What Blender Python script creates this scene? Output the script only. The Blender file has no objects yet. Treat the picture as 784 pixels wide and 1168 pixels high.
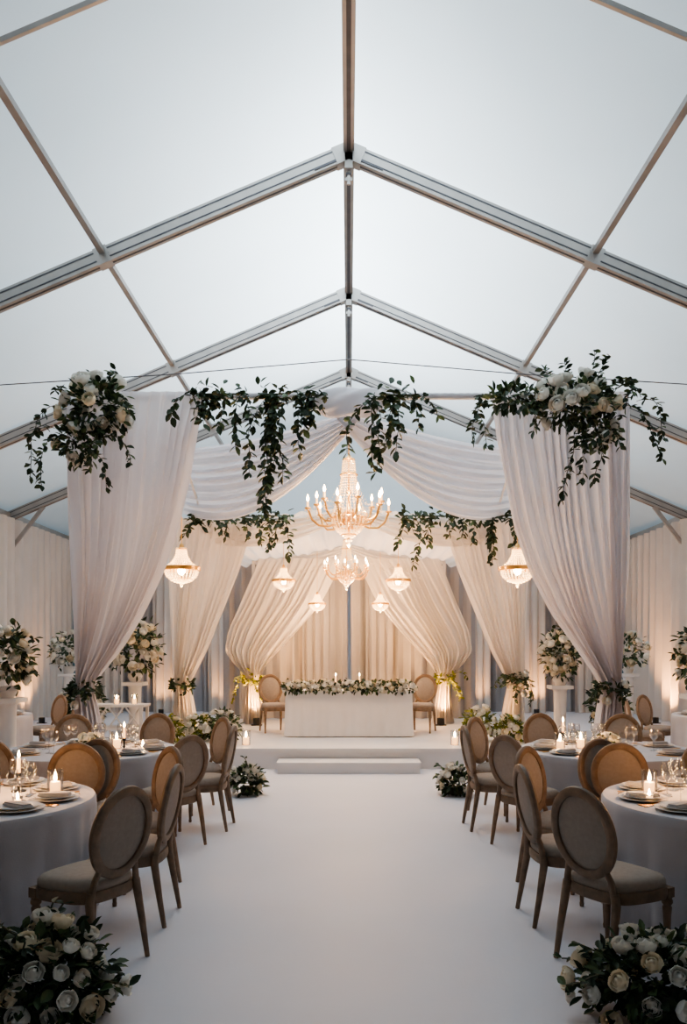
import bpy, math, random
import numpy as np
from mathutils import Vector, Matrix, Quaternion
R = random.Random(11)
pi = math.pi
scene = bpy.context.scene
COL = scene.collection
try: scene.view_settings.look = 'AgX - Medium High Contrast'
except Exception: pass

# ---------------------------------------------------------------- materials
def newmat(name):
    m = bpy.data.materials.new(name); m.use_nodes = True
    nt = m.node_tree; nt.nodes.clear()
    out = nt.nodes.new('ShaderNodeOutputMaterial')
    return m, nt, out

def mat(name, col, rough=0.6, metal=0.0, var=0.12, scale=8.0, bump=0.0, bscale=60, emis=None, estr=0.0, transl=0.0, transp=0.0, sheen=0.0, spec=0.5, tcol=None):
    m, nt, out = newmat(name)
    N, L = nt.nodes, nt.links
    tc = N.new('ShaderNodeTexCoord')
    nz = N.new('ShaderNodeTexNoise'); nz.inputs['Scale'].default_value = scale; nz.inputs['Detail'].default_value = 3
    L.new(tc.outputs['Object'], nz.inputs['Vector'])
    cr = N.new('ShaderNodeValToRGB')
    a = [max(0, c*(1-var)) for c in col]; b = [min(1, c*(1+var)) for c in col]
    cr.color_ramp.elements[0].position = .3; cr.color_ramp.elements[1].position = .7
    cr.color_ramp.elements[0].color = (*a, 1); cr.color_ramp.elements[1].color = (*b, 1)
    L.new(nz.outputs['Fac'], cr.inputs['Fac'])
    p = N.new('ShaderNodeBsdfPrincipled')
    L.new(cr.outputs['Color'], p.inputs['Base Color'])
    p.inputs['Roughness'].default_value = rough
    p.inputs['Metallic'].default_value = metal
    p.inputs['Specular IOR Level'].default_value = spec
    if sheen: p.inputs['Sheen Weight'].default_value = sheen
    if emis:
        p.inputs['Emission Color'].default_value = (*emis, 1); p.inputs['Emission Strength'].default_value = estr
    if bump:
        n2 = N.new('ShaderNodeTexNoise'); n2.inputs['Scale'].default_value = bscale
        L.new(tc.outputs['Object'], n2.inputs['Vector'])
        bp = N.new('ShaderNodeBump'); bp.inputs['Strength'].default_value = bump; bp.inputs['Distance'].default_value = .02
        L.new(n2.outputs['Fac'], bp.inputs['Height']); L.new(bp.outputs['Normal'], p.inputs['Normal'])
    sh = p.outputs[0]
    if transl:
        t = N.new('ShaderNodeBsdfTranslucent')
        if tcol: t.inputs['Color'].default_value = (*tcol, 1)
        else: L.new(cr.outputs['Color'], t.inputs['Color'])
        mx = N.new('ShaderNodeMixShader'); mx.inputs[0].default_value = transl
        L.new(sh, mx.inputs[1]); L.new(t.outputs[0], mx.inputs[2]); sh = mx.outputs[0]
    if transp:
        t = N.new('ShaderNodeBsdfTransparent')
        mx = N.new('ShaderNodeMixShader'); mx.inputs[0].default_value = transp
        L.new(sh, mx.inputs[1]); L.new(t.outputs[0], mx.inputs[2]); sh = mx.outputs[0]
    L.new(sh, out.inputs[0])
    return m

M_roof = mat('tent_membrane', (.74, .83, .88), .7, var=.03, scale=.6, transl=.75, spec=.1)
M_alu = mat('aluminium', (.40, .385, .37), .45, .6, var=.08, scale=4)
M_aludk = mat('aluminium_groove', (.10, .10, .11), .5, .5)
M_floor = mat('white_floor', (.70, .705, .76), .5, var=.02, scale=1.2, bump=.05, bscale=25, spec=.25)
M_stage = mat('stage_white', (.76, .75, .75), .45, var=.02, scale=2)
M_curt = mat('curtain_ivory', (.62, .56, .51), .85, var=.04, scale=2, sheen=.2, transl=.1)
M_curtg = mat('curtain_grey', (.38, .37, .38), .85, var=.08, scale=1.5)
M_sheer = mat('sheer_voile', (.80, .78, .81), .8, var=.02, scale=3, transl=.38, transp=.07, bump=.05, bscale=40, spec=.1)
M_sheerw = mat('sheer_voile_warm', (.84, .80, .76), .8, var=.02, scale=3, transl=.4, transp=.04, spec=.1)
M_wood = mat('limed_oak', (.22, .15, .10), .55, var=.25, scale=14, bump=.15, bscale=80)
M_linen = mat('linen_upholstery', (.35, .295, .25), .9, var=.06, scale=40, bump=.2, bscale=300)
M_cloth = mat('table_linen', (.56, .55, .58), .85, var=.03, scale=6, bump=.1, bscale=200, spec=.2)
M_clothw = mat('white_table_linen', (.82, .81, .81), .85, var=.02, scale=6, bump=.1, bscale=200, spec=.2)
M_porc = mat('porcelain', (.82, .80, .78), .2, var=.02)
M_nap = mat('napkin_grey', (.42, .40, .40), .9, var=.1)
M_gold = mat('antique_gold', (.80, .48, .17), .28, .9, var=.1)
M_black = mat('black_metal', (.02, .02, .022), .4, .3)
M_wax = mat('candle_wax_emissive', (.85, .75, .6), .5, var=.03, emis=(1, .45, .14), estr=3.0)  # emission put into the wax stands in for flame light soaking through
M_flame = mat('flame', (1, .8, .5), .5, emis=(1, .60, .25), estr=110)
M_bulb = mat('candle_bulb', (1, .85, .6), .5, emis=(1, .62, .28), estr=60)
M_cryst = mat('crystal_emissive', (.9, .80, .66), .08, var=.05, emis=(1, .58, .22), estr=.9, transp=.35, spec=1)  # beads emit on their own in place of refracted bulb light
M_crystb = mat('crystal_emissive_strong', (.9, .80, .66), .08, var=.05, emis=(1, .56, .22), estr=2.4, transp=.3, spec=1)  # stronger emission painted into the pendant beads, imitating sparkle from the bulb
M_petal = mat('white_petal', (.88, .86, .79), .6, var=.04, scale=12, transl=.2)
M_petalc = mat('cream_petal', (.86, .78, .61), .6, var=.05, scale=12, transl=.2)
M_leaf = mat('dark_leaf', (.028, .052, .024), .5, var=.5, scale=9, transl=.15)
M_leaf2 = mat('sage_leaf', (.085, .13, .055), .5, var=.4, scale=9, transl=.2)
M_leafy = mat('fresh_leaf', (.19, .21, .02), .5, var=.4, scale=9, transl=.3)
M_stem = mat('stem', (.05, .06, .03), .6)
M_plinth = mat('white_plinth', (.72, .70, .68), .5, var=.02)
def glassmat():
    m, nt, out = newmat('clear_glass'); N, L = nt.nodes, nt.links
    g = N.new('ShaderNodeBsdfGlossy'); g.inputs['Roughness'].default_value = .05
    t = N.new('ShaderNodeBsdfTransparent'); t.inputs[0].default_value = (.93, .94, .95, 1)
    lw = N.new('ShaderNodeLayerWeight'); lw.inputs[0].default_value = .35
    mm = N.new('ShaderNodeMath'); mm.operation = 'MULTIPLY_ADD'; mm.inputs[1].default_value = .7; mm.inputs[2].default_value = .06
    L.new(lw.outputs['Facing'], mm.inputs[0])
    mx = N.new('ShaderNodeMixShader'); L.new(mm.outputs[0], mx.inputs[0]); L.new(t.outputs[0], mx.inputs[1]); L.new(g.outputs[0], mx.inputs[2])
    L.new(mx.outputs[0], out.inputs[0]); return m
M_glass = glassmat()

# ---------------------------------------------------------------- mesh builder
class MB:
    def __init__(s): s.v = []; s.f = []; s.m = []; s.n = 0; s.c = None
    def add(s, verts, faces, m=0):
        a = np.array(verts, float).reshape(-1, 3); n = s.n
        s.v.append(a); s.f += [tuple(i+n for i in f) for f in faces]; s.m += [m]*len(faces); s.n += len(a); s.c = None
    def arr(s):
        if s.c is None: s.c = np.concatenate(s.v)
        return s.c
    def put(s, o, M, m=None):
        V = o.arr(); A = np.array(M)
        W = V @ A[:3, :3].T + A[:3, 3]
        n = s.n; s.v.append(W); s.f += [tuple(i+n for i in f) for f in o.f]
        s.m += (o.m if m is None else [m]*len(o.m)); s.n += len(V); s.c = None
    def box(s, c, sz, m=0, M=None):
        x, y, z = [d/2 for d in sz]
        v = [(i*x, j*y, k*z) for i in (-1, 1) for j in (-1, 1) for k in (-1, 1)]
        if M is not None: v = [tuple(M @ Vector(p)) for p in v]
        v = [(p[0]+c[0], p[1]+c[1], p[2]+c[2]) for p in v]
        s.add(v, [(0, 1, 3, 2), (4, 6, 7, 5), (0, 4, 5, 1), (2, 3, 7, 6), (0, 2, 6, 4), (1, 5, 7, 3)], m)
    def beam(s, a, b, w, h, m=0):
        a = Vector(a); b = Vector(b); d = b-a; q = d.to_track_quat('Y', 'Z')
        s.box((a+b)/2, (w, d.length, h), m, q.to_matrix())
    def tube(s, pts, rad, m=0, n=8, closed=False, cap=True):
        P = [Vector(p) for p in pts]; k = len(P)
        if not hasattr(rad, '__len__'): rad = [rad]*k
        vs = []
        t0 = (P[1]-P[0]).normalized()
        u = t0.orthogonal().normalized()
        for i in range(k):
            if closed: t = (P[(i+1) % k]-P[i-1])
            else: t = P[min(i+1, k-1)]-P[max(i-1, 0)]
            t.normalize(); u = (u-t*u.dot(t)).normalized(); w = t.cross(u)
            for j in range(n):
                a = 2*pi*j/n; vs.append(P[i]+(u*math.cos(a)+w*math.sin(a))*rad[i])
        fs = []
        for i in range(k if closed else k-1):
            for j in range(n):
                i2 = (i+1) % k; j2 = (j+1) % n
                fs.append((i*n+j, i*n+j2, i2*n+j2, i2*n+j))
        if cap and not closed:
            fs.append(tuple(range(n))[::-1]); fs.append(tuple((k-1)*n+j for j in range(n)))
        s.add([tuple(v) for v in vs], fs, m)
    def lathe(s, prof, m=0, n=16, c=(0, 0, 0), sx=1, sy=1):
        vs = [(c[0]+r*math.cos(2*pi*j/n)*sx, c[1]+r*math.sin(2*pi*j/n)*sy, c[2]+z) for r, z in prof for j in range(n)]
        fs = [(i*n+j, i*n+(j+1) % n, (i+1)*n+(j+1) % n, (i+1)*n+j) for i in range(len(prof)-1) for j in range(n)]
        s.add(vs, fs, m)
    def grid(s, fn, nu, nv, m=0, closeu=False):
        w = nu if closeu else nu+1
        vs = [fn(i/nu, j/nv) for j in range(nv+1) for i in range(w)]
        fs = []
        for j in range(nv):
            for i in range(nu):
                i2 = (i+1) % w if closeu else i+1
                fs.append((j*w+i, j*w+i2, (j+1)*w+i2, (j+1)*w+i))
        s.add(vs, fs, m)
    def ell(s, c, r, m=0, n=16, k=10):
        s.lathe([(max(1e-4, math.sin(pi*i/k)), -math.cos(pi*i/k)*r[2]) for i in range(k+1)], m, n, c, r[0], r[1])
    def mesh(s, name, mats, smooth=True):
        me = bpy.data.meshes.new(name)
        me.from_pydata(s.arr().tolist(), [], s.f)
        for mm in mats: me.materials.append(mm)
        me.polygons.foreach_set('material_index', s.m)
        if smooth:
            me.polygons.foreach_set('use_smooth', [True]*len(me.polygons))
            try: me.set_sharp_from_angle(angle=math.radians(40))
            except Exception: pass
        me.update(); return me

def obj(name, me, loc=(0, 0, 0), rz=0, sc=1):
    o = bpy.data.objects.new(name, me); COL.objects.link(o)
    o.location = loc; o.rotation_euler = (0, 0, rz); o.scale = (sc, sc, sc); return o

def lerp_rows(rows, z):
    for i in range(len(rows)-1):
        a, b = rows[i], rows[i+1]
        if a[0] >= z >= b[0]:
            t = (a[0]-z)/max(1e-6, (a[0]-b[0]))
            return [a[k]+(b[k]-a[k])*t for k in range(1, len(a))]
    return list(rows[-1][1:])
def smooth_rows(rows, n=90):
    z0, z1 = rows[0][0], rows[-1][0]
    zs = [z0+(z1-z0)*i/n for i in range(n+1)]
    A = np.array([lerp_rows(rows, z) for z in zs])
    for _ in range(3):
        B = A.copy(); B[1:-1] = (A[:-2]+2*A[1:-1]+A[2:])/4; A = B
    return zs, A

# ---------------------------------------------------------------- camera
cam = bpy.data.cameras.new('camera'); co = bpy.data.objects.new('camera', cam); COL.objects.link(co)
co.location = (0, 0, 1.75); co.rotation_euler = (pi/2, 0, 0)
cam.sensor_width = 36; cam.lens = 900/1168*36; cam.shift_y = 156/1168; cam.shift_x = -6/1168
cam.clip_end = 200
scene.camera = co

# ---------------------------------------------------------------- tent shell
HW = 7.8; RZ = 8.09; SL = .425; EZ = RZ-HW*SL; Y0 = -2.9; Y1 = 22.1
b = MB(); b.box((0, (Y0+Y1)/2, -.05), (2*HW+.4, Y1-Y0+.4, .1)); obj('floor', b.mesh('floor', [M_floor], False))
RAFT = [-1.9, 2.1, 6.1, 10.1, 14.1, 18.1, 22.0]
b = MB()
for sg in (-1, 1):
    def fn(u, v, sg=sg):
        x = u*(HW+.15); y = Y0+(Y1+.1-Y0)*v
        ph = ((y-2.1) % 4)/4
        sag = .05*math.sin(pi*ph)*math.sin(pi*min(1, u))
        return (sg*x, y, RZ+.16-SL*x-sag)
    b.grid(fn, 16, 100)
obj('ceiling', b.mesh('ceiling', [M_roof]))
def rafter(y, w=.14, h=.20):
    b = MB()
    for sg in (-1, 1):
        a = Vector((0, y, RZ)); e = Vector((sg*HW, y, EZ))
        b.beam(a, e, w, h)
        d = (e-a).normalized(); n = Vector((sg*SL, 0, 1)).normalized()
        for off in (-.05, .06):
            b.beam(a+n*off+Vector((0, -w/2-.002, 0)), e+n*off+Vector((0, -w/2-.002, 0)), .006, .016, 1)
        b.beam(a-n*(h/2+.001), e-n*(h/2+.001), .03, .006, 1)
        pc = a+(e-a)*(3.14/HW)
        b.beam(pc-d*.09, pc+d*.09, w+.02, h+.02)
        b.beam(a, a+d*.2, w+.02, h+.02)
        b.beam(a+d*.2-n*.06, a+d*.5-n*.06, w+.02, .03, 1)
    b.box((0, y, RZ-.13), (.10, w+.02, .2))
    b.tube([(0, y, RZ-.2), (0, y, RZ-.40)], .022, 0, 8)
    b.box((0, y, RZ-.34), (.10, .04, .04)); b.box((0, y, RZ-.27), (.07, .05, .03), 1)
    for sg in (-1, 1):
        b.box((sg*HW, y, EZ/2), (.15, w, EZ), 0)
        b.beam((sg*HW, y, EZ-.8), (sg*(HW-.8), y, EZ+.8*SL-.1), .06, .08)
    return b.mesh('roof_rafter', [M_alu, M_aludk], False)
for y in RAFT: obj('roof_rafter', rafter(y))
b = MB(); b.box((0, (Y0+Y1)/2, RZ+.03), (.14, Y1-Y0, .10)); b.box((0, (Y0+Y1)/2, RZ-.025), (.05, Y1-Y0, .02), 1)
obj('ridge_beam', b.mesh('ridge_beam', [M_alu, M_aludk], False))
for sg in (-1, 1):
    b = MB(); b.box((sg*3.14, (Y0+Y1)/2, RZ-3.14*SL+.05), (.075, Y1-Y0, .07)); obj('roof_purlin', b.mesh('roof_purlin', [M_alu], False))
    b = MB(); b.box((sg*HW, (Y0+Y1)/2, EZ+.02), (.12, Y1-Y0, .14)); obj('eave_beam', b.mesh('eave_beam', [M_alu], False))
    b = MB(); b.tube([(0, 12, 6.15), (sg*2.6, 12, 5.93), (sg*5.5, 12, 5.75)], .008, 0, 6); obj('tension_wire', b.mesh('tension_wire', [M_aludk]))
    b = MB(); b.beam((0, 6.6, RZ-.02), (sg*HW, 6.6, EZ-.02), .035, .045); obj('roof_strut', b.mesh('roof_strut', [M_alu], False))

def pleats(p0, p1, z0, z1, pitch, amp, m, name, seed=0):
    rr = random.Random(seed); p0 = Vector(p0); p1 = Vector(p1); d = p1-p0; L = d.length; d.normalize(); n = Vector((-d.y, d.x, 0))
    nu = int(L/pitch*8); ph = [rr.uniform(0, 6) for _ in range(5)]
    b = MB()
    def fn(u, v):
        s = u*L; z = z1+(z0-z1)*v
        w = s*2*pi/pitch+.9*math.sin(s*1.3+ph[0])+.5*math.sin(s*3.1+ph[1]+v)
        a = amp*(.55+.45*v)*(math.sin(w)+.35*math.sin(2*w+ph[2]))
        q = p0+d*(s+.02*math.sin(w*1.0+1)*v)+n*a
        return (q.x, q.y, z)
    b.grid(fn, nu, 8)
    return obj(name, b.mesh(name, [m]))
pleats((-HW+.14, Y0, 0), (-HW+.14, Y1-.2, 0), 0.01, EZ-.05, .42, .08, M_curt, 'wall_left', 1)
pleats((HW-.14, Y1-.2, 0), (HW-.14, Y0, 0), 0.01, EZ-.05, .42, .08, M_curt, 'wall_right', 2)
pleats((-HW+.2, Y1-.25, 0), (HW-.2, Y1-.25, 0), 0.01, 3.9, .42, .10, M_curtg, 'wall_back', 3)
b = MB()
b.add([(-HW, Y1, 3.8), (HW, Y1, 3.8), (HW, Y1, EZ+.1), (0, Y1, RZ+.1), (-HW, Y1, EZ+.1)], [(0, 1, 2, 3, 4)])
obj('wall_back_gable', b.mesh('wall_back_gable', [M_roof], False))
b = MB()
b.add([(-HW, Y0, 0), (HW, Y0, 0), (HW, Y0, EZ+.1), (0, Y0, RZ+.1), (-HW, Y0, EZ+.1)], [(0, 1, 2, 3, 4)])
obj('wall_front', b.mesh('wall_front', [M_curt], False))
b = MB(); b.beam((-HW, Y1-.12, 3.92), (HW, Y1-.12, 3.92), .06, .08); obj('curtain_rail', b.mesh('curtain_rail', [M_alu], False))
for k, x in enumerate((-6.6, -4.9, -3.4, 3.4, 4.9, 6.6)):
    pleats((x-.45, Y1-.6, 0), (x+.45, Y1-.6, 0), 0.01, 3.86, .22, .06, M_curt, 'gathered_curtain_panel', 30+k)

# ---------------------------------------------------------------- stage
b = MB(); b.box((0, 14.2, .14), (6.5, 5.4, .28)); b.box((0, 14.2, .285), (6.56, 5.46, .03))
obj('stage', b.mesh('stage', [M_stage], False))
b = MB(); b.box((0, 11.26, .07), (2.0, .42, .14)); b.box((0, 11.25, .145), (2.03, .44, .02)); obj('stage_step', b.mesh('stage_step', [M_stage], False))
ST = .3

# ---------------------------------------------------------------- canopy frames
def frame(y, hx, z, zb, w=.06):
    b = MB()
    for sg in (-1, 1):
        b.box((sg*hx, y, (z+zb)/2), (w, w, z-zb)); b.box((sg*hx, y, zb+.01), (.3, .3, .02))
    b.box((0, y, z), (2*hx+w, w, w))
    return b
b = frame(10.56, 3.52, 5.12, 0)
for x in (-2.46, 0, 2.46):
    b.beam((x, 10.56, 5.1), (x*1.0, 13.3, 3.95), .03, .03)
c = frame(13.3, 2.82, 3.92, ST); b.put(c, Matrix.Identity(4))
c = frame(15.42, 1.86, 3.5, ST); b.put(c, Matrix.Identity(4))
for sg in (-1, 1): b.beam((sg*2.8, 13.3, 3.92), (sg*1.85, 15.42, 3.5), .04, .04)
obj('draped_canopy_frame', b.mesh('canopy_frame', [M_plinth], False))

def drape(name, rows, y, folds, amp, m, seed, nu=150, nv=100):
    zs, A = smooth_rows(rows, nv); rr = random.Random(seed)
    ph = [rr.uniform(0, 6.28) for _ in range(6)]
    W0 = max(A[:, 1]-A[:, 0]); b = MB()
    def fn(u, v):
        i = min(nv, int(round(v*nv))); z = zs[i]; xl, xr = A[i]
        w = (xr-xl); g = 1-w/W0
        uu = u+.03*math.sin(2*pi*u*2+ph[0]+v*3)
        f = math.sin(2*pi*folds*uu+ph[1]+.8*math.sin(v*5+ph[2]))+.5*math.sin(2*pi*folds*.47*uu+ph[3]+v*2)+.35*math.sin(2*pi*folds*2.1*uu+ph[4])
        a = amp*(.65+.5*g)*min(1, .25+v*6)
        rd = -math.sin(pi*u)*.16*max(0, g-.25)*1.6
        return (xl+w*(u+.012*f*(1-g)), y+a*f+rd, z)
    b.grid(fn, nu, nv)
    return obj(name, b.mesh(name, [m]))
rowsL = [(5.16, -3.77, -1.90), (4.55, -3.76, -2.03), (3.97, -3.75, -2.13), (3.38, -3.72, -2.27), (2.8, -3.69, -2.46), (2.22, -3.66, -2.74), (1.75, -3.64, -3.02), (1.35, -3.6, -3.33), (1.2, -3.59, -3.37), (1.0, -3.62, -3.3), (.45, -3.67, -3.2), (0.015, -3.73, -3.1)]
rowsR = [(5.16, 1.90, 3.73), (4.55, 1.95, 3.73), (3.97, 2.06, 3.73), (3.38, 2.18, 3.73), (2.8, 2.38, 3.72), (2.22, 2.68, 3.68), (1.75, 3.02, 3.63), (1.35, 3.3, 3.59), (1.2, 3.34, 3.57), (1.0, 3.3, 3.6), (.45, 3.22, 3.66), (0.015, 3.14, 3.71)]
drape('tied_voile_drape', rowsL, 10.46, 14, .06, M_sheer, 1, 220)
drape('tied_voile_drape', rowsR, 10.46, 14, .06, M_sheer, 2, 220)
midL = [(3.95, -2.98, -1.55), (3.4, -2.99, -1.72), (3.07, -3.0, -1.82), (2.34, -2.98, -2.12), (1.75, -2.96, -2.36), (1.25, -2.92, -2.62), (1.12, -2.9, -2.66), (.87, -2.92, -2.6), (.315, -2.98, -2.5)]
mir = lambda rows: [(z, -b_, -a_) for z, a_, b_ in rows]
drape('tied_voile_drape', midL, 13.22, 11, .045, M_sheerw, 3, 150, 80)
drape('tied_voile_drape', mir(midL), 13.22, 11, .045, M_sheerw, 4, 150, 80)
reL = [(3.5, -1.75, -.12), (2.9, -2.0, -.42), (2.6, -2.12, -.58), (2.09, -2.34, -1.0), (1.7, -2.40, -1.36), (1.45, -2.22, -1.58), (1.2, -1.98, -1.72), (1.12, -1.96, -1.74), (.75, -2.0, -1.68), (.315, -2.06, -1.6)]
drape('tied_voile_drape', reL, 15.3, 12, .05, M_sheerw, 5, 150, 80)
drape('tied_voile_drape', mir(reL), 15.3, 12, .05, M_sheerw, 6, 150, 80)
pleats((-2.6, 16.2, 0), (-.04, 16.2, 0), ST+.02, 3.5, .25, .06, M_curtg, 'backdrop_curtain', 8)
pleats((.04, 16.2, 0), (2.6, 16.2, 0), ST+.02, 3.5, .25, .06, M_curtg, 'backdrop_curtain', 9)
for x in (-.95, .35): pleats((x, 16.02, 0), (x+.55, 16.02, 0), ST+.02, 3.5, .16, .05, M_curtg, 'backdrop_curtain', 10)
def swag(name, A0, A1, B0, B1, sagA, sagB, folds, amp, m, nu=70, nv=60, seed=0, pw=1.0):
    rr = random.Random(seed); ph = rr.uniform(0, 6)
    A0, A1, B0, B1 = map(Vector, (A0, A1, B0, B1)); b = MB()
    def fn(u, v):
        a = A0.lerp(A1, u); c = B0.lerp(B1, u)
        s = 4*u*(1-u)
        a = a-Vector((0, 0, sagA*s)); c = c-Vector((0, 0, sagB*s))
        p = a.lerp(c, v**pw)
        f = math.sin(2*pi*folds*v+ph+1.0*u)+.4*math.sin(2*pi*folds*2.3*v+ph*2-u)
        e = amp*(.35+s*.65)
        return (p.x+e*f*.3, p.y+e*f, p.z+e*f*.35)
    b.grid(fn, nu, nv)
    return obj(name, b.mesh(name, [m]))
for sg in (-1, 1):
    swag('ceiling_swag', (sg*-.40, 10.66, 5.12), (sg*2.62, 12.3, 4.86), (sg*-.12, 10.56, 4.80), (sg*2.78, 13.3, 4.02), .12, .55, 8, .07, M_sheer, 80, 100, seed=3+sg)
b = MB()
def fn(u, v):
    x = -1.95+3.9*u; g = math.exp(-(x/.50)**6)
    w = .04+.095*g
    a = 2*pi*v
    w *= 1+.06*math.sin(x*60)*(1-g)+.10*g*math.sin(5*a+x*14)
    dz = -.09*g
    return (x, 10.55+.8*w*math.cos(a), 5.13+dz+w*math.sin(a)*(1+.4*g))
b.grid(lambda u, v: fn(v, u), 40, 160, closeu=True)
obj('beam_wrap_fabric', b.mesh('beam_wrap', [M_sheer]))
for sg in (-1, 1):
    b = MB()
    def fn(u, v, sg=sg):
        y = 13.3+2.9*v; hx = 2.8-.6*v
        z0 = 4.12-.35*v; z1 = 3.86-.42*v
        s = math.sin(pi*v)
        z = z0+(z1-z0)*u-.22*s*(.4+.6*math.sin(pi*u))+.02*math.sin(u*70+v)+.015*math.sin(u*31)
        return (sg*hx*u, y, z)
    b.grid(fn, 120, 24); obj('ceiling_swag', b.mesh('ceiling_lining', [M_sheerw]))
for sg in (-1, 1):
    swag('valance_swag', (0, 13.28, 4.12), (sg*2.7, 13.28, 3.95), (0, 13.2, 4.0), (sg*2.2, 13.2, 3.5), .1, .22, 4, .03, M_sheerw, 60, 30, seed=9)
    swag('valance_swag', (0, 15.4, 3.8), (sg*1.95, 15.4, 3.55), (0, 15.3, 3.62), (sg*1.5, 15.3, 3.1), .08, .12, 4, .03, M_sheerw, 60, 30, seed=12)

# ---------------------------------------------------------------- plants
def petal(th, wid, rad, f0, f1, flare):
    b = MB()
    def fn(u, v):
        uu = u*2-1; f = f0+(f1-f0)*(v*(1-.16*uu*uu*v))
        r = rad*(1+flare*v**3)*(1+.05*abs(uu))
        a = th+uu*wid*(.45+.55*math.sin(min(1, v*1.25)*pi/2))
        return (r*math.sin(f)*math.cos(a), r*math.sin(f)*math.sin(a), -r*math.cos(f)*.92)
    b.grid(fn, 4, 4); return b
def make_rose(seed, openn=1.0):
    rr = random.Random(seed); b = MB()
    b.ell((0, 0, 0.05), (.36, .36, .5), 0, 8, 6)
    I = Matrix.Identity(4)
    for n, rad, f1, fl in ((3, .5, .88*pi, -.1), (4, .66, .80*pi, 0), (5, .82, .70*pi, .06), (6, .96, .60*pi*openn, .18)):
        o = rr.uniform(0, 6)
        for i in range(n):
            b.put(petal(o+2*pi*i/n+rr.uniform(-.15, .15), pi/n*1.35, rad*rr.uniform(.95, 1.05), .12*pi, f1*rr.uniform(.93, 1.03), fl), I)
    return b
ROSES = [make_rose(i, 1+.06*i) for i in range(4)]
def make_leaf(w=.42):
    b = MB(); c = -.10
    b.add([(0, 0, 0), (-w*.36, .25, .03), (0, .25, c*.5), (w*.36, .25, .03), (-w*.5, .55, .02), (0, .55, c), (w*.5, .55, .02), (-w*.3, .82, -.05), (0, .82, c*1.3), (w*.3, .82, -.05), (0, 1.0, -.18)],
          [(0, 2, 1), (0, 3, 2), (1, 2, 5, 4), (2, 3, 6, 5), (4, 5, 8, 7), (5, 6, 9, 8), (7, 8, 10), (8, 9, 10)])
    return b
LEAF = make_leaf(.60); LEAFN = make_leaf(.40)
def orient(p, d, s, axis='Y', rr=R):
    d = Vector(d).normalized(); q = d.to_track_quat(axis, 'X' if axis == 'Z' else 'Z')
    roll = Quaternion(d, rr.uniform(0, 2*pi) if axis == 'Z' else rr.uniform(-.9, .9))
    return Matrix.Translation(p) @ (roll @ q).to_matrix().to_4x4() @ Matrix.Scale(s, 4)
PM = [M_petal, M_petalc, M_leaf, M_leaf2, M_stem]
def rdir(rr, zmin=-.3):
    while True:
        v = Vector((rr.gauss(0, 1), rr.gauss(0, 1), rr.gauss(0, 1))).normalized()
        if v.z > zmin: return v
def bouquet(b, c, r, nr, nl, rs=(.04, .055), ls=(.09, .14), zmin=-.35, rr=R, spikes=0, proud=1.0, leafk=(.45, .98)):
    c = Vector(c); placed = []
    t = 0
    while len(placed) < nr and t < nr*40:
        t += 1
        d = rdir(rr, zmin); k = rr.uniform(.85, 1.14)*proud
        p = c+Vector((d.x*r[0], d.y*r[1], d.z*r[2]))*k; s = rr.uniform(*rs)
        if any((p-q).length < (s+s2)*.85 for q, s2 in placed): continue
        placed.append((p, s))
        b.put(rr.choice(ROSES), orient(p, d+Vector((rr.uniform(-.3, .3), rr.uniform(-.3, .3), .25)), s, 'Z', rr), 0 if rr.random() < .7 else 1)
    for i in range(nl):
        d = rdir(rr, zmin-.2); k = rr.uniform(*leafk)
        p = c+Vector((d.x*r[0], d.y*r[1], d.z*r[2]))*k
        b.put(LEAF if rr.random() < .6 else LEAFN, orient(p, d+Vector((rr.gauss(0, .6), rr.gauss(0, .6), rr.gauss(0, .6))), rr.uniform(*ls), 'Y', rr), 2 if rr.random() < .62 else 3)
    for i in range(spikes):
        d = rdir(rr, -.1); p0 = c+Vector((d.x*r[0], d.y*r[1], d.z*r[2]))*.7
        vine(b, p0, max(r)*rr.uniform(.45, .7), rr, d0=d, grav=.25, ls=(ls[0]*.8, ls[1]*.8))
def vine(b, p, L, rr=R, d0=None, grav=1.0, ls=(.08, .12), dens=.055, m=2):
    p = Vector(p); d = Vector(d0) if d0 is not None else Vector((rr.uniform(-.5, .5), rr.uniform(-.6, 0), rr.uniform(0, .3)))
    d.normalize(); n = max(3, int(L/dens)); pts = [p.copy()]
    for i in range(n):
        d = (d+Vector((rr.gauss(0, .16), rr.gauss(0, .12), -grav*.28+rr.gauss(0, .05)))).normalized()
        p = p+d*dens; pts.append(p.copy())
        for k in range(2):
            sd = Vector((rr.uniform(-1, 1), rr.uniform(-1, .6), rr.uniform(-.6, .5)))
            b.put(LEAF, orient(p, d*.5+sd, rr.uniform(*ls), 'Y', rr), m if rr.random() < .85 else 3)
    b.tube(pts, .005, 4, 4)
def plant(name, b, mats=PM, loc=(0, 0, 0), rz=0):
    return obj(name, b.mesh(name, mats), loc, rz)

rr = random.Random(21)
b = MB()
bouquet(b, (-3.28, 10.18, 4.86), (.42, .28, .36), 20, 340, (.075, .10), (.09, .14), -.8, rr, proud=1.08, leafk=(.5, 1.1))
bouquet(b, (-3.50, 10.16, 4.42), (.26, .2, .28), 6, 180, (.06, .08), (.09, .13), -.9, rr, leafk=(.5, 1.15))
for x, z, L in ((-3.75, 4.9, .5), (-3.8, 4.6, .9), (-3.72, 4.5, .9), (-3.4, 4.4, .7), (-3.25, 4.4, .75), (-3.1, 4.6, .55), (-2.95, 5.0, .4), (-3.0, 4.8, .5), (-3.7, 5.05, .3), (-3.35, 4.3, .6)):
    vine(b, (x, 10.2, z), L, rr)
for x in (-3.5, -3.2, -3.0): vine(b, (x, 10.25, 5.1), .3, rr, d0=(rr.uniform(-.5, .5), 0, 1), grav=.5)
plant('rose_corner_garland', b)
b = MB()
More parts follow.
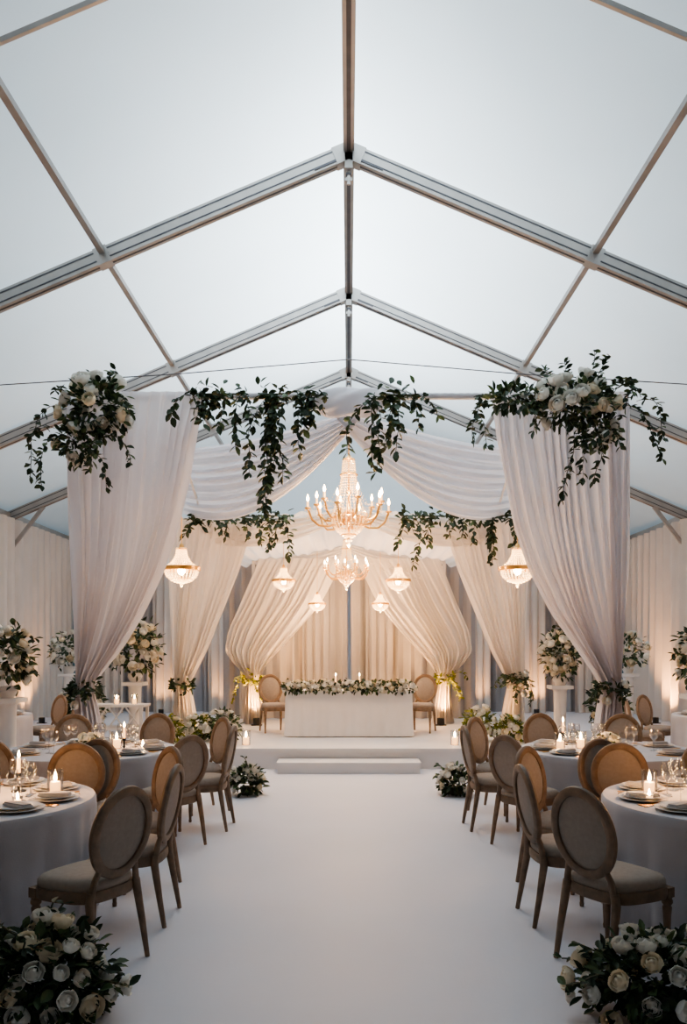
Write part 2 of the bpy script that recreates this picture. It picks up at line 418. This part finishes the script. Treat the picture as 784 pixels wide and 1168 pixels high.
bouquet(b, (2.93, 10.16, 4.92), (.48, .28, .32), 20, 360, (.075, .10), (.09, .14), -.8, rr, proud=1.08, leafk=(.5, 1.1))
bouquet(b, (3.2, 10.14, 4.60), (.28, .2, .27), 8, 170, (.06, .085), (.09, .13), -.9, rr, leafk=(.5, 1.15))
bouquet(b, (2.2, 10.25, 5.0), (.5, .18, .16), 1, 210, (.05, .06), (.10, .15), -.9, rr)
for x, z, L in ((1.75, 5.0, 1.0), (1.85, 4.95, .7), (2.1, 4.9, .45), (2.4, 4.9, .6), (2.6, 4.8, .6), (3.05, 4.5, 1.0), (3.1, 4.5, .85), (3.15, 4.5, .9), (3.3, 4.6, .5), (3.6, 4.9, .9), (3.72, 4.95, .8), (3.78, 5.0, .55), (3.4, 5.0, .6)):
    vine(b, (x, 10.2, z), L, rr)
for x in (2.9, 3.1, 3.2, 3.35, 2.6): vine(b, (x, 10.25, 5.1), .5, rr, d0=(rr.uniform(-.3, .6), 0, 1), grav=.4)
plant('rose_corner_garland', b)
def hang_garland(name, y, z, runs, vines, leaf, rr, th=.1, nleaf=90):
    b = MB()
    for x0, x1 in runs:
        n = int((x1-x0)*nleaf)
        for i in range(n):
            p = Vector((rr.uniform(x0, x1), y+rr.gauss(0, .06), z+rr.gauss(-.04, th*.7)))
            b.put(LEAF, orient(p, (rr.gauss(0, 1), rr.gauss(-.5, .6), rr.gauss(-.2, .8)), rr.uniform(*leaf), 'Y', rr), 2 if rr.random() < .8 else 3)
        b.tube([(x0, y, z), ((x0+x1)/2, y, z-.01), (x1, y, z)], .012, 4, 6)
    for x, L in vines: vine(b, (x+rr.uniform(-.04, .04), y-.03, z+rr.uniform(-.05, .03)), L, rr, ls=leaf, d0=(rr.uniform(-.5, .5), -.2, -.1), dens=.055)
    plant(name, b)
hang_garland('hanging_greenery_garland', 10.42, 5.12, [(-2.1, -1.35), (-1.2, -.85)], [(-2.1, .45), (-1.95, .4), (-1.9, .5), (-1.75, .45), (-1.6, .35), (-1.45, .65), (-1.35, .85), (-1.15, .9), (-1.05, 1.2), (-.9, 1.4), (-.85, 1.7), (-.95, 1.6), (-.78, 1.3), (-.7, .9), (-1.7, .6), (-.6, .6)], (.10, .145), rr, .13, 85)
hang_garland('hanging_greenery_garland', 10.40, 5.1, [(-.68, -.28), (.45, .92)], [(-.65, .5), (-.55, .55), (-.4, .45), (.5, .9), (.45, .8), (.35, 1.2), (.6, .55), (.75, .5), (.9, .4), (.28, .95), (.4, 1.0)], (.10, .145), rr, .13, 85)
hang_garland('hanging_greenery_garland', 13.05, 3.95, [(-2.65, -.95)], [(-2.6, .3), (-2.4, .45), (-2.2, .35), (-2.0, .4), (-1.75, .45), (-1.5, .55), (-1.3, .65), (-1.15, .85), (-1.05, .6)], (.09, .14), rr, .1, 90)
hang_garland('hanging_greenery_garland', 13.05, 3.95, [(.85, 2.7)], [(.9, .4), (1.05, .6), (1.2, .9), (1.4, .6), (1.6, .4), (1.8, .4), (2.05, .5), (2.2, .9), (2.3, .7), (2.5, .5), (2.65, .6)], (.09, .14), rr, .1, 90)
def tieback(c, r, nroses, lengths, leafm=2, mats=PM):
    b = MB(); c = Vector(c)
    b.tube([(c.x+r*math.cos(a), c.y+r*.9*math.sin(a), c.z+.02*math.sin(2*a)) for a in [2*pi*i/16 for i in range(16)]], .018, 4, 6, closed=True)
    for i in range(110):
        a = rr.uniform(0, 2*pi); p = Vector((c.x+r*math.cos(a), c.y+r*math.sin(a), c.z+rr.gauss(0, .06)))
        b.put(LEAF, orient(p, (math.cos(a)+rr.gauss(0, .5), math.sin(a)+rr.gauss(0, .5), rr.gauss(0, .7)), rr.uniform(.06, .11), 'Y', rr), leafm)
    for i in range(nroses):
        a = rr.uniform(-2.6, -.5); b.put(rr.choice(ROSES), orient((c.x+r*1.2*math.cos(a), c.y+r*1.2*math.sin(a), c.z+rr.uniform(-.25, .15)), (math.cos(a), math.sin(a), .2), .055, 'Z', rr), 0)
    for L in lengths: vine(b, (c.x+rr.uniform(-r, r), c.y-r, c.z), L, rr, ls=(.06, .1))
    plant('greenery_tieback', b, mats)
tieback((-3.47, 10.40, 1.22), .16, 1, (.25, .3, .2))
tieback((3.46, 10.40, 1.22), .16, 2, (.3, .25, .3))
tieback((-2.78, 13.15, 1.15), .15, 0, (.2, .25))
tieback((2.78, 13.15, 1.25), .16, 6, (.3, .55, .65, .6, .5))
YM = [M_petal, M_petalc, M_leafy, M_leaf2, M_stem]
tieback((-1.85, 15.22, 1.15), .15, 0, (.4, .5, .6, .45, .5), 2, YM)
tieback((1.85, 15.22, 1.15), .15, 0, (.4, .5, .5, .45, .5), 2, YM)

def plinth(h, w=.32):
    b = MB()
    b.box((0, 0, .03), (w+.06, w+.06, .06)); b.box((0, 0, h-.03), (w+.06, w+.06, .06))
    b.lathe([(w*.42, .06), (w*.36, .10), (w*.33, h*.5), (w*.36, h-.10), (w*.42, h-.06)], 0, 24)
    b.lathe([(.001, h), (.08, h), (.13, h+.10), (.115, h+.16), (.001, h+.15)], 0, 20)
    return b
def standarr(x, y, h, r, nr, nl, spikes=4, zb=0):
    obj('flower_pedestal', plinth(h).mesh('flower_pedestal', [M_plinth]), (x, y, zb))
    b = MB(); bouquet(b, (0, 0, r[2]*.9), r, nr, nl, (.055, .085), (.09, .14), -.7, rr, spikes, leafk=(.45, 1.1))
    plant('white_rose_arrangement', b, PM, (x, y, zb+h+.14))
standarr(-4.5, 10.4, 1.1, (.30, .3, .42), 24, 280)
standarr(4.62, 10.4, 1.15, (.28, .3, .40), 24, 280)
standarr(-3.85, 14.2, 1.15, (.44, .4, .52), 42, 380, 2)
standarr(3.75, 14.0, 1.1, (.32, .32, .46), 32, 300, 2)
standarr(-6.2, 17.5, 1.2, (.40, .4, .40), 20, 200, 1)
standarr(6.2, 17.5, 1.2, (.40, .4, .40), 20, 200, 1)
for x in (-4.75, 4.7):
    b = MB(); bouquet(b, (0, 0, .75), (.38, .35, .48), 14, 380, (.05, .07), (.1, .15), -.9, rr); b.lathe([(.001, 0), (.16, 0), (.2, .3), (.18, .3), (.001, .27)], 1, 16)
    plant('foliage_planter', b, PM, (x, 14.2, 0))
b = MB()
for x in (-.55, .55):
    for y in (-.2, .2): b.box((x, y, .4), (.05, .05, .8))
for z in (.8, .42, .1):
    b.box((0, 0, z), (1.2, .46, .04))
for k in range(4):
    x = -.55+.275*k
    b.beam((x, -.2, .1), (x+.275, -.2, .42), .02, .02); b.beam((x+.275, -.2, .1), (x, -.2, .42), .02, .02)
    b.beam((x, -.2, .42), (x+.275, -.2, .8), .02, .02); b.beam((x+.275, -.2, .42), (x, -.2, .8), .02, .02)
obj('lattice_console', b.mesh('lattice_console', [M_plinth], False), (-4.0, 13.3, 0))
def floorbouquet(x, y, r, nr, nl, rs, ls, mats=PM, z=0, spikes=3, name='floor_rose_bouquet'):
    b = MB(); b.lathe([(.001, 0), (r[0]*.35, 0), (r[0]*.42, .1), (.001, .1)], 4, 14)
    bouquet(b, (0, 0, r[2]*.75), r, nr, nl, rs, ls, -.45, rr, spikes)
    V = b.arr(); V[:, 2] = np.maximum(V[:, 2], .004); b.v = [V]
    plant(name, b, mats, (x, y, z))
floorbouquet(-1.43, 3.72, (.34, .28, .26), 46, 900, (.034, .056), (.055, .09), spikes=7)
floorbouquet(1.47, 3.72, (.40, .28, .23), 46, 940, (.034, .056), (.055, .09), spikes=7)
floorbouquet(-1.22, 9.45, (.2, .2, .2), 20, 220, (.035, .05), (.07, .11))
floorbouquet(1.28, 9.45, (.2, .2, .2), 20, 220, (.035, .05), (.07, .11))
for x, y, s in ((-2.35, 12.5, .2), (-1.95, 12.3, .24), (2.05, 12.4, .26), (-2.75, 12.0, .2), (2.5, 12.2, .2)):
    floorbouquet(x, y, (s*1.1, s, s*1.2), 14, 220, (.045, .06), (.07, .11), YM if x < -2.2 or x > 1 else PM, ST, 1)

# ---------------------------------------------------------------- louis chair
def chair_mesh():
    b = MB()
    def outl(t, k=1.0):
        a = 2*pi*t; c, s = math.cos(a), math.sin(a)
        e = .62; x = math.copysign(abs(c)**e, c); y = math.copysign(abs(s)**e, s)
        return (x*(.235+.03*y)*k, y*.225*k)
    N = 40
    def loft(levels, m):
        vs = []
        for z, k in levels:
            for j in range(N):
                x, y = outl(j/N, k); vs.append((x, y, z))
        fs = [(i*N+j, i*N+(j+1) % N, (i+1)*N+(j+1) % N, (i+1)*N+j) for i in range(len(levels)-1) for j in range(N)]
        fs.append(tuple(range(N))[::-1]); fs.append(tuple((len(levels)-1)*N+j for j in range(N)))
        b.add(vs, fs, m)
    loft([(.375, .94), (.38, .98), (.40, 1.0), (.425, 1.0), (.44, .98)], 0)
    loft([(.438, .93), (.455, .965), (.475, .96), (.495, .9), (.507, .75), (.512, .5), (.514, .2)], 1)
    for sx in (-1, 1):
        b.lathe([(.001, 0), (.014, 0), (.016, .02), (.013, .03), (.022, .28), (.026, .32), (.020, .33), (.030, .345), (.030, .36), (.026, .365), (.028, .40), (.001, .40)], 0, 12, (sx*.205, .18, 0))
        b.box((sx*.205, .18, .405), (.055, .055, .055))
        b.tube([(sx*.19, -.27, 0), (sx*.185, -.235, .2), (sx*.175, -.205, .38), (sx*.165, -.205, .44)], [.014, .02, .025, .024], 0, 10)
        b.tube([(sx*.165, -.205, .42), (sx*.15, -.215, .5), (sx*.13, -.232, .56), (sx*.13, -.24, .59)], [.022, .018, .017, .018], 0, 10)
    T = Matrix.Translation((0, -.262, .745)) @ Matrix.Rotation(math.radians(10), 4, 'X')
    o = MB(); A, B = .195, .232; n = 48
    prof = [(-.024, -.018), (-.010, -.024), (.012, -.022), (.026, -.012), (.028, .006), (.018, .02), (-.010, .022), (-.024, .014)]
    k = len(prof)
    vs = []
    for i in range(n):
        a = 2*pi*i/n; nx, nz = math.cos(a)*B, math.sin(a)*A; l = math.hypot(nx, nz); nx /= l; nz /= l
        for (r, y) in prof: vs.append((A*math.cos(a)+nx*r, y, B*math.sin(a)+nz*r))
    fs = [(i*k+j, i*k+(j+1) % k, ((i+1) % n)*k+(j+1) % k, ((i+1) % n)*k+j) for i in range(n) for j in range(k)]
    o.add(vs, fs, 0)
    def disc(sy, bulge):
        rings = 6; vv = [(0, sy*bulge, 0)]
        for r_ in range(1, rings+1):
            q = r_/rings
            for i in range(n):
                a = 2*pi*i/n; vv.append((A*.95*q*math.cos(a), sy*bulge*(1-q**3), B*.95*q*math.sin(a)))
        ff = [(0, 1+i, 1+(i+1) % n) for i in range(n)]
        for r_ in range(rings-1):
            for i in range(n): ff.append((1+r_*n+i, 1+r_*n+(i+1) % n, 1+(r_+1)*n+(i+1) % n, 1+(r_+1)*n+i))
        o.add(vv, ff, 1)
    disc(1, .035); disc(-1, .018)
    b.put(o, T)
    return b.mesh('dining_chair', [M_wood, M_linen])
CH = chair_mesh()
def chair(x, y, face, z=0, sc=1.0):
    obj('dining_chair', CH, (x, y, z), face-pi/2, sc)

# ---------------------------------------------------------------- tables
def round_table(R0=.84):
    b = MB()
    prof = [(0.001, .765), (.4, .765), (.8, .765), (1.0, .762), (1.012, .745)]
    n = 160
    vs = []
    zs = [.70, .6, .48, .36, .24, .12, .012]
    lv = [(R0*r, z, 0) for r, z in prof]+[(R0*1.012-.02*(i+1)/7, z, (i+1)/7) for i, z in enumerate(zs)]
    for r, z, t in lv:
        for j in range(n):
            a = 2*pi*j/n
            rp = r+t*(.028*math.sin(13*a+.6*math.sin(3*a))+.014*math.sin(29*a+1))
            vs.append((rp*math.cos(a), rp*math.sin(a), z))
    fs = [(i*n+j, i*n+(j+1) % n, (i+1)*n+(j+1) % n, (i+1)*n+j) for i in range(len(lv)-1) for j in range(n)]
    b.add(vs, fs, 0); return b.mesh('round_dining_table', [M_cloth])
RT = round_table()
b = MB(); b.lathe([(.001, .006), (.10, .006), (.155, .016), (.158, .02), (.15, .02), (.10, .011), (.001, .011)], 0, 36)
b.lathe([(.001, .014), (.08, .014), (.128, .03), (.13, .034), (.12, .032), (.08, .02), (.001, .02)], 0, 36)
b.box((0, 0, .03), (.07, .2, .016), 1); b.box((.0, 0, .042), (.055, .19, .010), 1)
b.box((-.19, 0, .004), (.014, .19, .004), 2); b.box((-.215, 0, .004), (.014, .17, .004), 2); b.box((.19, 0, .004), (.016, .2, .004), 2)
for x in (-.19, -.215): b.box((x, .08, .005), (.024, .05, .004), 2)
PL = b.mesh('place_setting', [M_porc, M_nap, M_gold])
b = MB(); b.lathe([(.001, .003), (.034, .002), (.034, .005), (.006, .012), (.004, .03), (.004, .09), (.008, .1), (.028, .12), (.038, .15), (.038, .175), (.031, .215)], 0, 20)
b.lathe([(.001, .115), (.026, .124), (.034, .15), (.001, .15)], 0, 16)
WG = b.mesh('wine_glass', [M_glass])
def flame(b, z, m, s=1):
    b.lathe([(.0005, z), (.006*s, z+.006*s), (.0085*s, z+.016*s), (.006*s, z+.03*s), (.0005, z+.046*s)], m, 8)
b = MB(); b.lathe([(.001, .004), (.05, .0), (.052, .004), (.052, .17), (.049, .17), (.049, .008), (.001, .008)], 0, 24)
b.lathe([(.001, .009), (.034, .009), (.034, .085), (.03, .09), (.001, .086)], 1, 20); flame(b, .09, 2, 1.5)
HC = b.mesh('hurricane_candle', [M_glass, M_wax, M_flame])
b = MB(); b.lathe([(.001, 0), (.028, 0), (.034, .05), (.031, .05), (.026, .006), (.001, .006)], 0, 16); b.lathe([(.001, .007), (.022, .007), (.022, .028), (.001, .028)], 1, 12); flame(b, .028, 2, 1.1)
VC = b.mesh('votive_candle', [M_glass, M_wax, M_flame])
b = MB(); b.lathe([(.001, 0), (.05, 0), (.05, .008), (.01, .016), (.008, .04), (.014, .05), (.008, .06), (.008, .1), (.018, .112), (.014, .13), (.001, .125)], 0, 16)
b.lathe([(.011, .12), (.011, .23), (.001, .235)], 1, 10); flame(b, .235, 2, 1.1)
TC = b.mesh('taper_candlestick', [M_black, M_wax, M_flame])

def light(name, typ, loc, energy, col, radius=.05, **kw):
    l = bpy.data.lights.new(name, typ); l.energy = energy; l.color = col
    if typ == 'AREA': l.shape = 'RECTANGLE'; l.size = kw.get('sx', 1); l.size_y = kw.get('sy', 1)
    else: l.shadow_soft_size = radius
    if typ == 'SPOT': l.spot_size = kw.get('angle', 1.2); l.spot_blend = .8
    o = bpy.data.objects.new(name, l); COL.objects.link(o); o.location = loc
    if 'aim' in kw: o.rotation_euler = (Vector(kw['aim'])-Vector(loc)).to_track_quat('-Z', 'Y').to_euler()
    return o
WARM = (1, .48, .17); WARM2 = (1, .57, .27)

def table_set(x, y, angles, rseed, r=1.22, lamp=12, rs=None):
    obj('round_dining_table', RT, (x, y, 0), rseed)
    q = random.Random(rseed); rs = rs or {}
    for a in angles:
        A = math.radians(a); j = math.radians(q.uniform(-4, 4)); r_ = rs.get(a, r)
        chair(x+r_*math.cos(A), y+r_*math.sin(A), A+pi+j)
    for a in angles:
        A = math.radians(a)
        obj('place_setting', PL, (x+.62*math.cos(A), y+.62*math.sin(A), .765), A+pi/2)
        for k in (.25, .42):
            obj('wine_glass', WG, (x+.43*math.cos(A+k), y+.43*math.sin(A+k), .765), 0)
    for k in range(3):
        A = rseed+2.1*k; obj('hurricane_candle' if k == 0 else 'votive_candle', HC if k == 0 else VC, (x+.25*math.cos(A), y+.25*math.sin(A), .765))
    b = MB(); bouquet(b, (0, 0, .07), (.12, .12, .08), 9, 50, (.03, .042), (.04, .06), 0, rr)
    V = b.arr(); V[:, 2] = np.maximum(V[:, 2], .002); b.v = [V]
    plant('table_centrepiece', b, PM, (x, y, .767))
    light('candle_light', 'POINT', (x+.25*math.cos(rseed), y+.25*math.sin(rseed), .765+.16+.1), lamp, WARM, .03)
TX = 2.54
table_set(-TX, 5.15, (0, -33, -70, 38, 72, 108, 150, 215), 1.1, 1.20, rs={0: 1.12, -33: 1.27})
table_set(TX, 5.15, (180, 214, 250, 142, 108, 72, 30, -35), 2.2, 1.20, rs={180: 1.12, 214: 1.25})
table_set(-TX, 7.75, (0, -36, -76, 40, 78, 115, 160, 215), 0.2, 1.20, rs={0: 1.11, -36: 1.15})
table_set(TX, 7.75, (180, 216, 256, 140, 102, 65, 20, -35), 2.9, 1.20, rs={180: 1.11, 216: 1.15})
table_set(-5.6, 11.7, (10, -85, 55, 105, 180), 0.7)
table_set(5.7, 11.7, (170, 265, 125, 75, 0), 3.5)
table_set(-5.9, 8.1, (0, -50, -95, 45, 95, 180), 0.9)
table_set(5.9, 8.1, (180, 230, 275, 135, 85, 0), 3.1)
for x, y, m, nm in ((-1.98, 5.32, HC, 'hurricane_candle'), (2.02, 5.3, HC, 'hurricane_candle'), (1.95, 5.12, VC, 'votive_candle'), (-2.1, 5.0, VC, 'votive_candle'), (2.05, 7.65, HC, 'hurricane_candle'), (-2.05, 7.85, VC, 'votive_candle'), (2.1, 7.91, VC, 'votive_candle'), (-2.28, 5.45, TC, 'taper_candlestick'), (-2.15, 7.55, TC, 'taper_candlestick'), (2.2, 8.1, TC, 'taper_candlestick')):
    obj(nm, m, (x, y, .765))
light('candle_light', 'POINT', (-1.98, 5.32, 1.02), 6, WARM, .03); light('candle_light', 'POINT', (2.02, 5.3, 1.02), 6, WARM, .03)
for x in (-4.4, -3.9, -3.6): obj('hurricane_candle', HC, (x, 13.25, .822))
for x, y in ((-3.0, 11.75), (-2.7, 11.68), (-1.55, 11.9), (1.6, 11.9), (2.8, 11.7), (3.05, 11.8)): obj('hurricane_candle', HC, (x, y, ST), 0, 1.3)

# couple's table
b = MB(); hx, hy, zt = 1.04, .38, .75
def rect(t, k):
    P = 4*(hx+hy); s = t*P
    if s < 2*hx: x, y, nx, ny = -hx+s, -hy, 0, -1
    elif s < 2*hx+2*hy: x, y, nx, ny = hx, -hy+(s-2*hx), 1, 0
    elif s < 4*hx+2*hy: x, y, nx, ny = hx-(s-2*hx-2*hy), hy, 0, 1
    else: x, y, nx, ny = -hx, hy-(s-4*hx-2*hy), -1, 0
    return x+nx*k, y+ny*k
def fn(u, v):
    k = v*(.02+.012*math.sin(u*2*pi*17+math.sin(u*20))+.006*math.sin(u*2*pi*41))
    x, y = rect(u % 1, k); return (x, y, zt-(zt-.012)*v)
b.grid(fn, 300, 10, 0, closeu=True)
b.box((0, 0, zt), (2*hx+.01, 2*hy+.01, .012))
obj('sweetheart_table', b.mesh('sweetheart_table', [M_clothw]), (0, 12.95+.38, ST))
b = MB()
for i in range(15):
    x = -.98+1.96*i/14
    bouquet(b, (x, 0, .02), (.11, .12, .10), 6, 46, (.038, .052), (.06, .10), -.7, rr)
plant('table_flower_garland', b, PM, (0, 12.93, ST+.80))
chair(-1.30, 13.75, -pi/2+.35, ST); chair(1.26, 13.75, -pi/2-.35, ST)
for x in (-.22, .18): obj('taper_candlestick', TC, (x, 13.35, ST+.757))

# ---------------------------------------------------------------- chandeliers
OCT = MB(); OCT.add([(1, 0, 0), (0, 1, 0), (-1, 0, 0), (0, -1, 0), (0, 0, 1.25), (0, 0, -1.25)], [(0, 1, 4), (1, 2, 4), (2, 3, 4), (3, 0, 4), (1, 0, 5), (2, 1, 5), (3, 2, 5), (0, 3, 5)])
def bead(b, p, s, m=1): b.put(OCT, Matrix.Translation(p) @ Matrix.Rotation(sum(p)*3, 4, 'Z') @ Matrix.Scale(s, 4), m)
def strand(b, P, s, n):
    for i in range(n):
        t = i/(n-1)*(len(P)-1); k = min(int(t), len(P)-2); f = t-k
        a, c = P[k], P[k+1]; bead(b, tuple(a[j]+(c[j]-a[j])*f for j in range(3)), s)
def chandelier(armr=.6, narm=12, chain=.3):
    b = MB()
    b.lathe([(.012, -.3), (.03, -.26), (.012, -.2), (.05, -.12), (.02, -.04), (.06, 0), (.02, .06), (.014, .3), (.04, .38), (.014, .45), (.012, .8), (.05, .84), (.06, .86), (.012, .9), (.008, .95)], 0, 14)
    for rr_, z in ((.25, .0), (.08, .84), (.12, .62), (.19, -.12), (.10, -.24)):
        b.tube([(rr_*math.cos(2*pi*i/28), rr_*math.sin(2*pi*i/28), z) for i in range(28)], .012, 0, 6, closed=True)
    ns = 22
    for i in range(ns):
        a = 2*pi*i/ns; c, s = math.cos(a), math.sin(a)
        strand(b, [(.08*c, .08*s, .84), (.10*c, .10*s, .62), (.14*c, .14*s, .35), (.25*c, .25*s, .01)], .014, 22)
        strand(b, [(.25*c, .25*s, 0), (.235*c, .235*s, -.08), (.17*c, .17*s, -.18), (.06*c, .06*s, -.27)], .016, 11)
    for i in range(8):
        a = 2*pi*i/8; bead(b, (.04*math.cos(a), .04*math.sin(a), -.32), .016)
    bead(b, (0, 0, -.38), .035)
    for i in range(narm):
        a = 2*pi*(i+.5)/narm; c, s = math.cos(a), math.sin(a); k = armr if i % 2 == 0 else armr*.8; dz = 0 if i % 2 == 0 else .1
        prof = [(.05, .0), (.16, -.08), (.3, -.13), (.44, -.12), (.54, -.04), (.575, .05), (.6, .10)]
        b.tube([(r/.6*k*c, r/.6*k*s, z+dz) for r, z in prof], .017, 0, 7)
        b.tube([(r/.6*k*c, r/.6*k*s, z+dz) for r, z in [(.3, -.13), (.34, -.06), (.3, -.01), (.25, -.03)]], .009, 0, 6)
        b.lathe([(.001, .09), (.03, .10), (.05, .12), (.048, .125), (.012, .12), (.014, .13)], 0, 12, (k*c, k*s, dz))
        b.lathe([(.014, .12), (.014, .21), (.001, .212)], 3, 10, (k*c, k*s, dz))
        b.lathe([(.001, .21), (.016, .225), (.021, .25), (.013, .28), (.001, .315)], 2, 8, (k*c, k*s, dz))
        for q in range(5):
            aa = 2*pi*q/5; bead(b, (k*c+.045*math.cos(aa), k*s+.045*math.sin(aa), .085+dz), .011)
        strand(b, [(k*c, k*s, .07+dz), (k*c, k*s, -.03+dz)], .012, 4)
        strand(b, [(.12*c, .12*s, .5), (.3*c/.6*k, .3*s/.6*k, .18), (.9*k*c, .9*k*s, .1+dz)], .008, 16)
    b.tube([(0, 0, .93), (0, 0, .93+chain)], .008, 0, 6)
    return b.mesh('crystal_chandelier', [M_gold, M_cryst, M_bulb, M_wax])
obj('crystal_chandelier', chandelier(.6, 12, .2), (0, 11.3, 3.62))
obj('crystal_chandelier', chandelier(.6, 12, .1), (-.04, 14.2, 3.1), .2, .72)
def basket(cord):
    b = MB()
    for r_, z, t in ((.26, 0, .014), (.07, .30, .01), (.16, -.14, .008)):
        b.tube([(r_*math.cos(2*pi*i/28), r_*math.sin(2*pi*i/28), z) for i in range(28)], t, 0, 6, closed=True)
    b.lathe([(.24, -.025), (.275, -.02), (.28, .03), (.26, .04)], 0, 30)
    n = 26
    for i in range(n):
        a = 2*pi*i/n; c, s = math.cos(a), math.sin(a)
        strand(b, [(.07*c, .07*s, .30), (.085*c, .085*s, .2), (.14*c, .14*s, .1), (.25*c, .25*s, .02)], .013, 11)
        strand(b, [(.25*c, .25*s, -.01), (.22*c, .22*s, -.1), (.14*c, .14*s, -.17), (.03*c, .03*s, -.2)], .016, 9)
    b.lathe([(.01, .38), (.03, .36), (.04, .31), (.07, .30)], 0, 12); bead(b, (0, 0, -.24), .03)
    b.ell((0, 0, -.02), (.06, .06, .07), 2, 10, 8)
    b.tube([(0, 0, .36), (0, 0, cord)], .006, 0, 6)
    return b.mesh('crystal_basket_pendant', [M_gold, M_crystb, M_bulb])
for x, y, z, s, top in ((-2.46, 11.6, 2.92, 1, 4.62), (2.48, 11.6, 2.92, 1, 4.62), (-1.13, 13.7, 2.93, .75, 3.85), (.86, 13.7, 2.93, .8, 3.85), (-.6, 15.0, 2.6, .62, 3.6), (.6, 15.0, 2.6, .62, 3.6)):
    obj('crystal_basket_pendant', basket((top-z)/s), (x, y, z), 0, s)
    light('pendant_light', 'POINT', (x, y, z-.36*s), 20 if s < 1 else 26, WARM2, .03)
light('chandelier_light', 'POINT', (0, 11.3, 3.12), 95, WARM2, .04)
light('chandelier_light', 'POINT', (0, 10.85, 4.0), 38, WARM2, .04)
light('chandelier_light', 'POINT', (0, 14.2, 2.72), 120, WARM2, .04)
b = MB(); b.lathe([(.001, 0), (.06, 0), (.07, .02), (.07, .14), (.06, .14), (.055, .11), (.001, .11)], 0, 18); b.lathe([(.001, .112), (.05, .112)], 1, 16); b.box((0, 0, .01), (.2, .12, .02))
UL = b.mesh('uplight_can', [M_black, M_bulb])
for x, y, zb, e in ((-1.74, 14.92, ST, 480), (1.74, 14.92, ST, 480), (-2.45, 12.75, ST, 90), (2.45, 12.75, ST, 90), (-.9, 15.7, ST, 60), (.9, 15.7, ST, 60)):
    obj('uplight_can', UL, (x, y, zb)); light('uplight', 'SPOT', (x, y, zb+.15), e, WARM, .04, angle=1.9, aim=(x*1.03, y+.22, zb+1.2))
for x, y, e in ((-7.2, 13.5, 190), (-7.2, 18.5, 190), (7.2, 13.5, 230), (7.2, 18.5, 480), (-5, 21.0, 90), (5, 21.0, 140), (-3.4, 21.0, 70), (3.4, 21.0, 80), (-7.2, 9.5, 110), (7.2, 9.5, 110)):
    obj('uplight_can', UL, (x, y, 0)); light('uplight', 'SPOT', (x, y, .16), e, WARM, .05, angle=2.0, aim=(x*1.06, y+(.5 if abs(x) < 6 else 0), 3))

# ---------------------------------------------------------------- daylight outside, plus added area lamps
w = bpy.data.worlds.new('world'); scene.world = w; w.use_nodes = True
bg = w.node_tree.nodes['Background']; bg.inputs[0].default_value = (.32, .56, .72, 1); bg.inputs[1].default_value = .14
light('added_tent_backlight', 'AREA', (0, 13.2, 11.6), 1900, (.95, .98, 1), sx=5, sy=9, aim=(0, 13.2, 0))  # added area lamp above the ridge, brightens the roof centre and fades outward
light('added_tent_backlight', 'AREA', (0, 28, 7.5), 600, (.95, .98, 1), sx=12, sy=6, aim=(0, 22, 6))  # added area lamp behind the tent to brighten the back gable
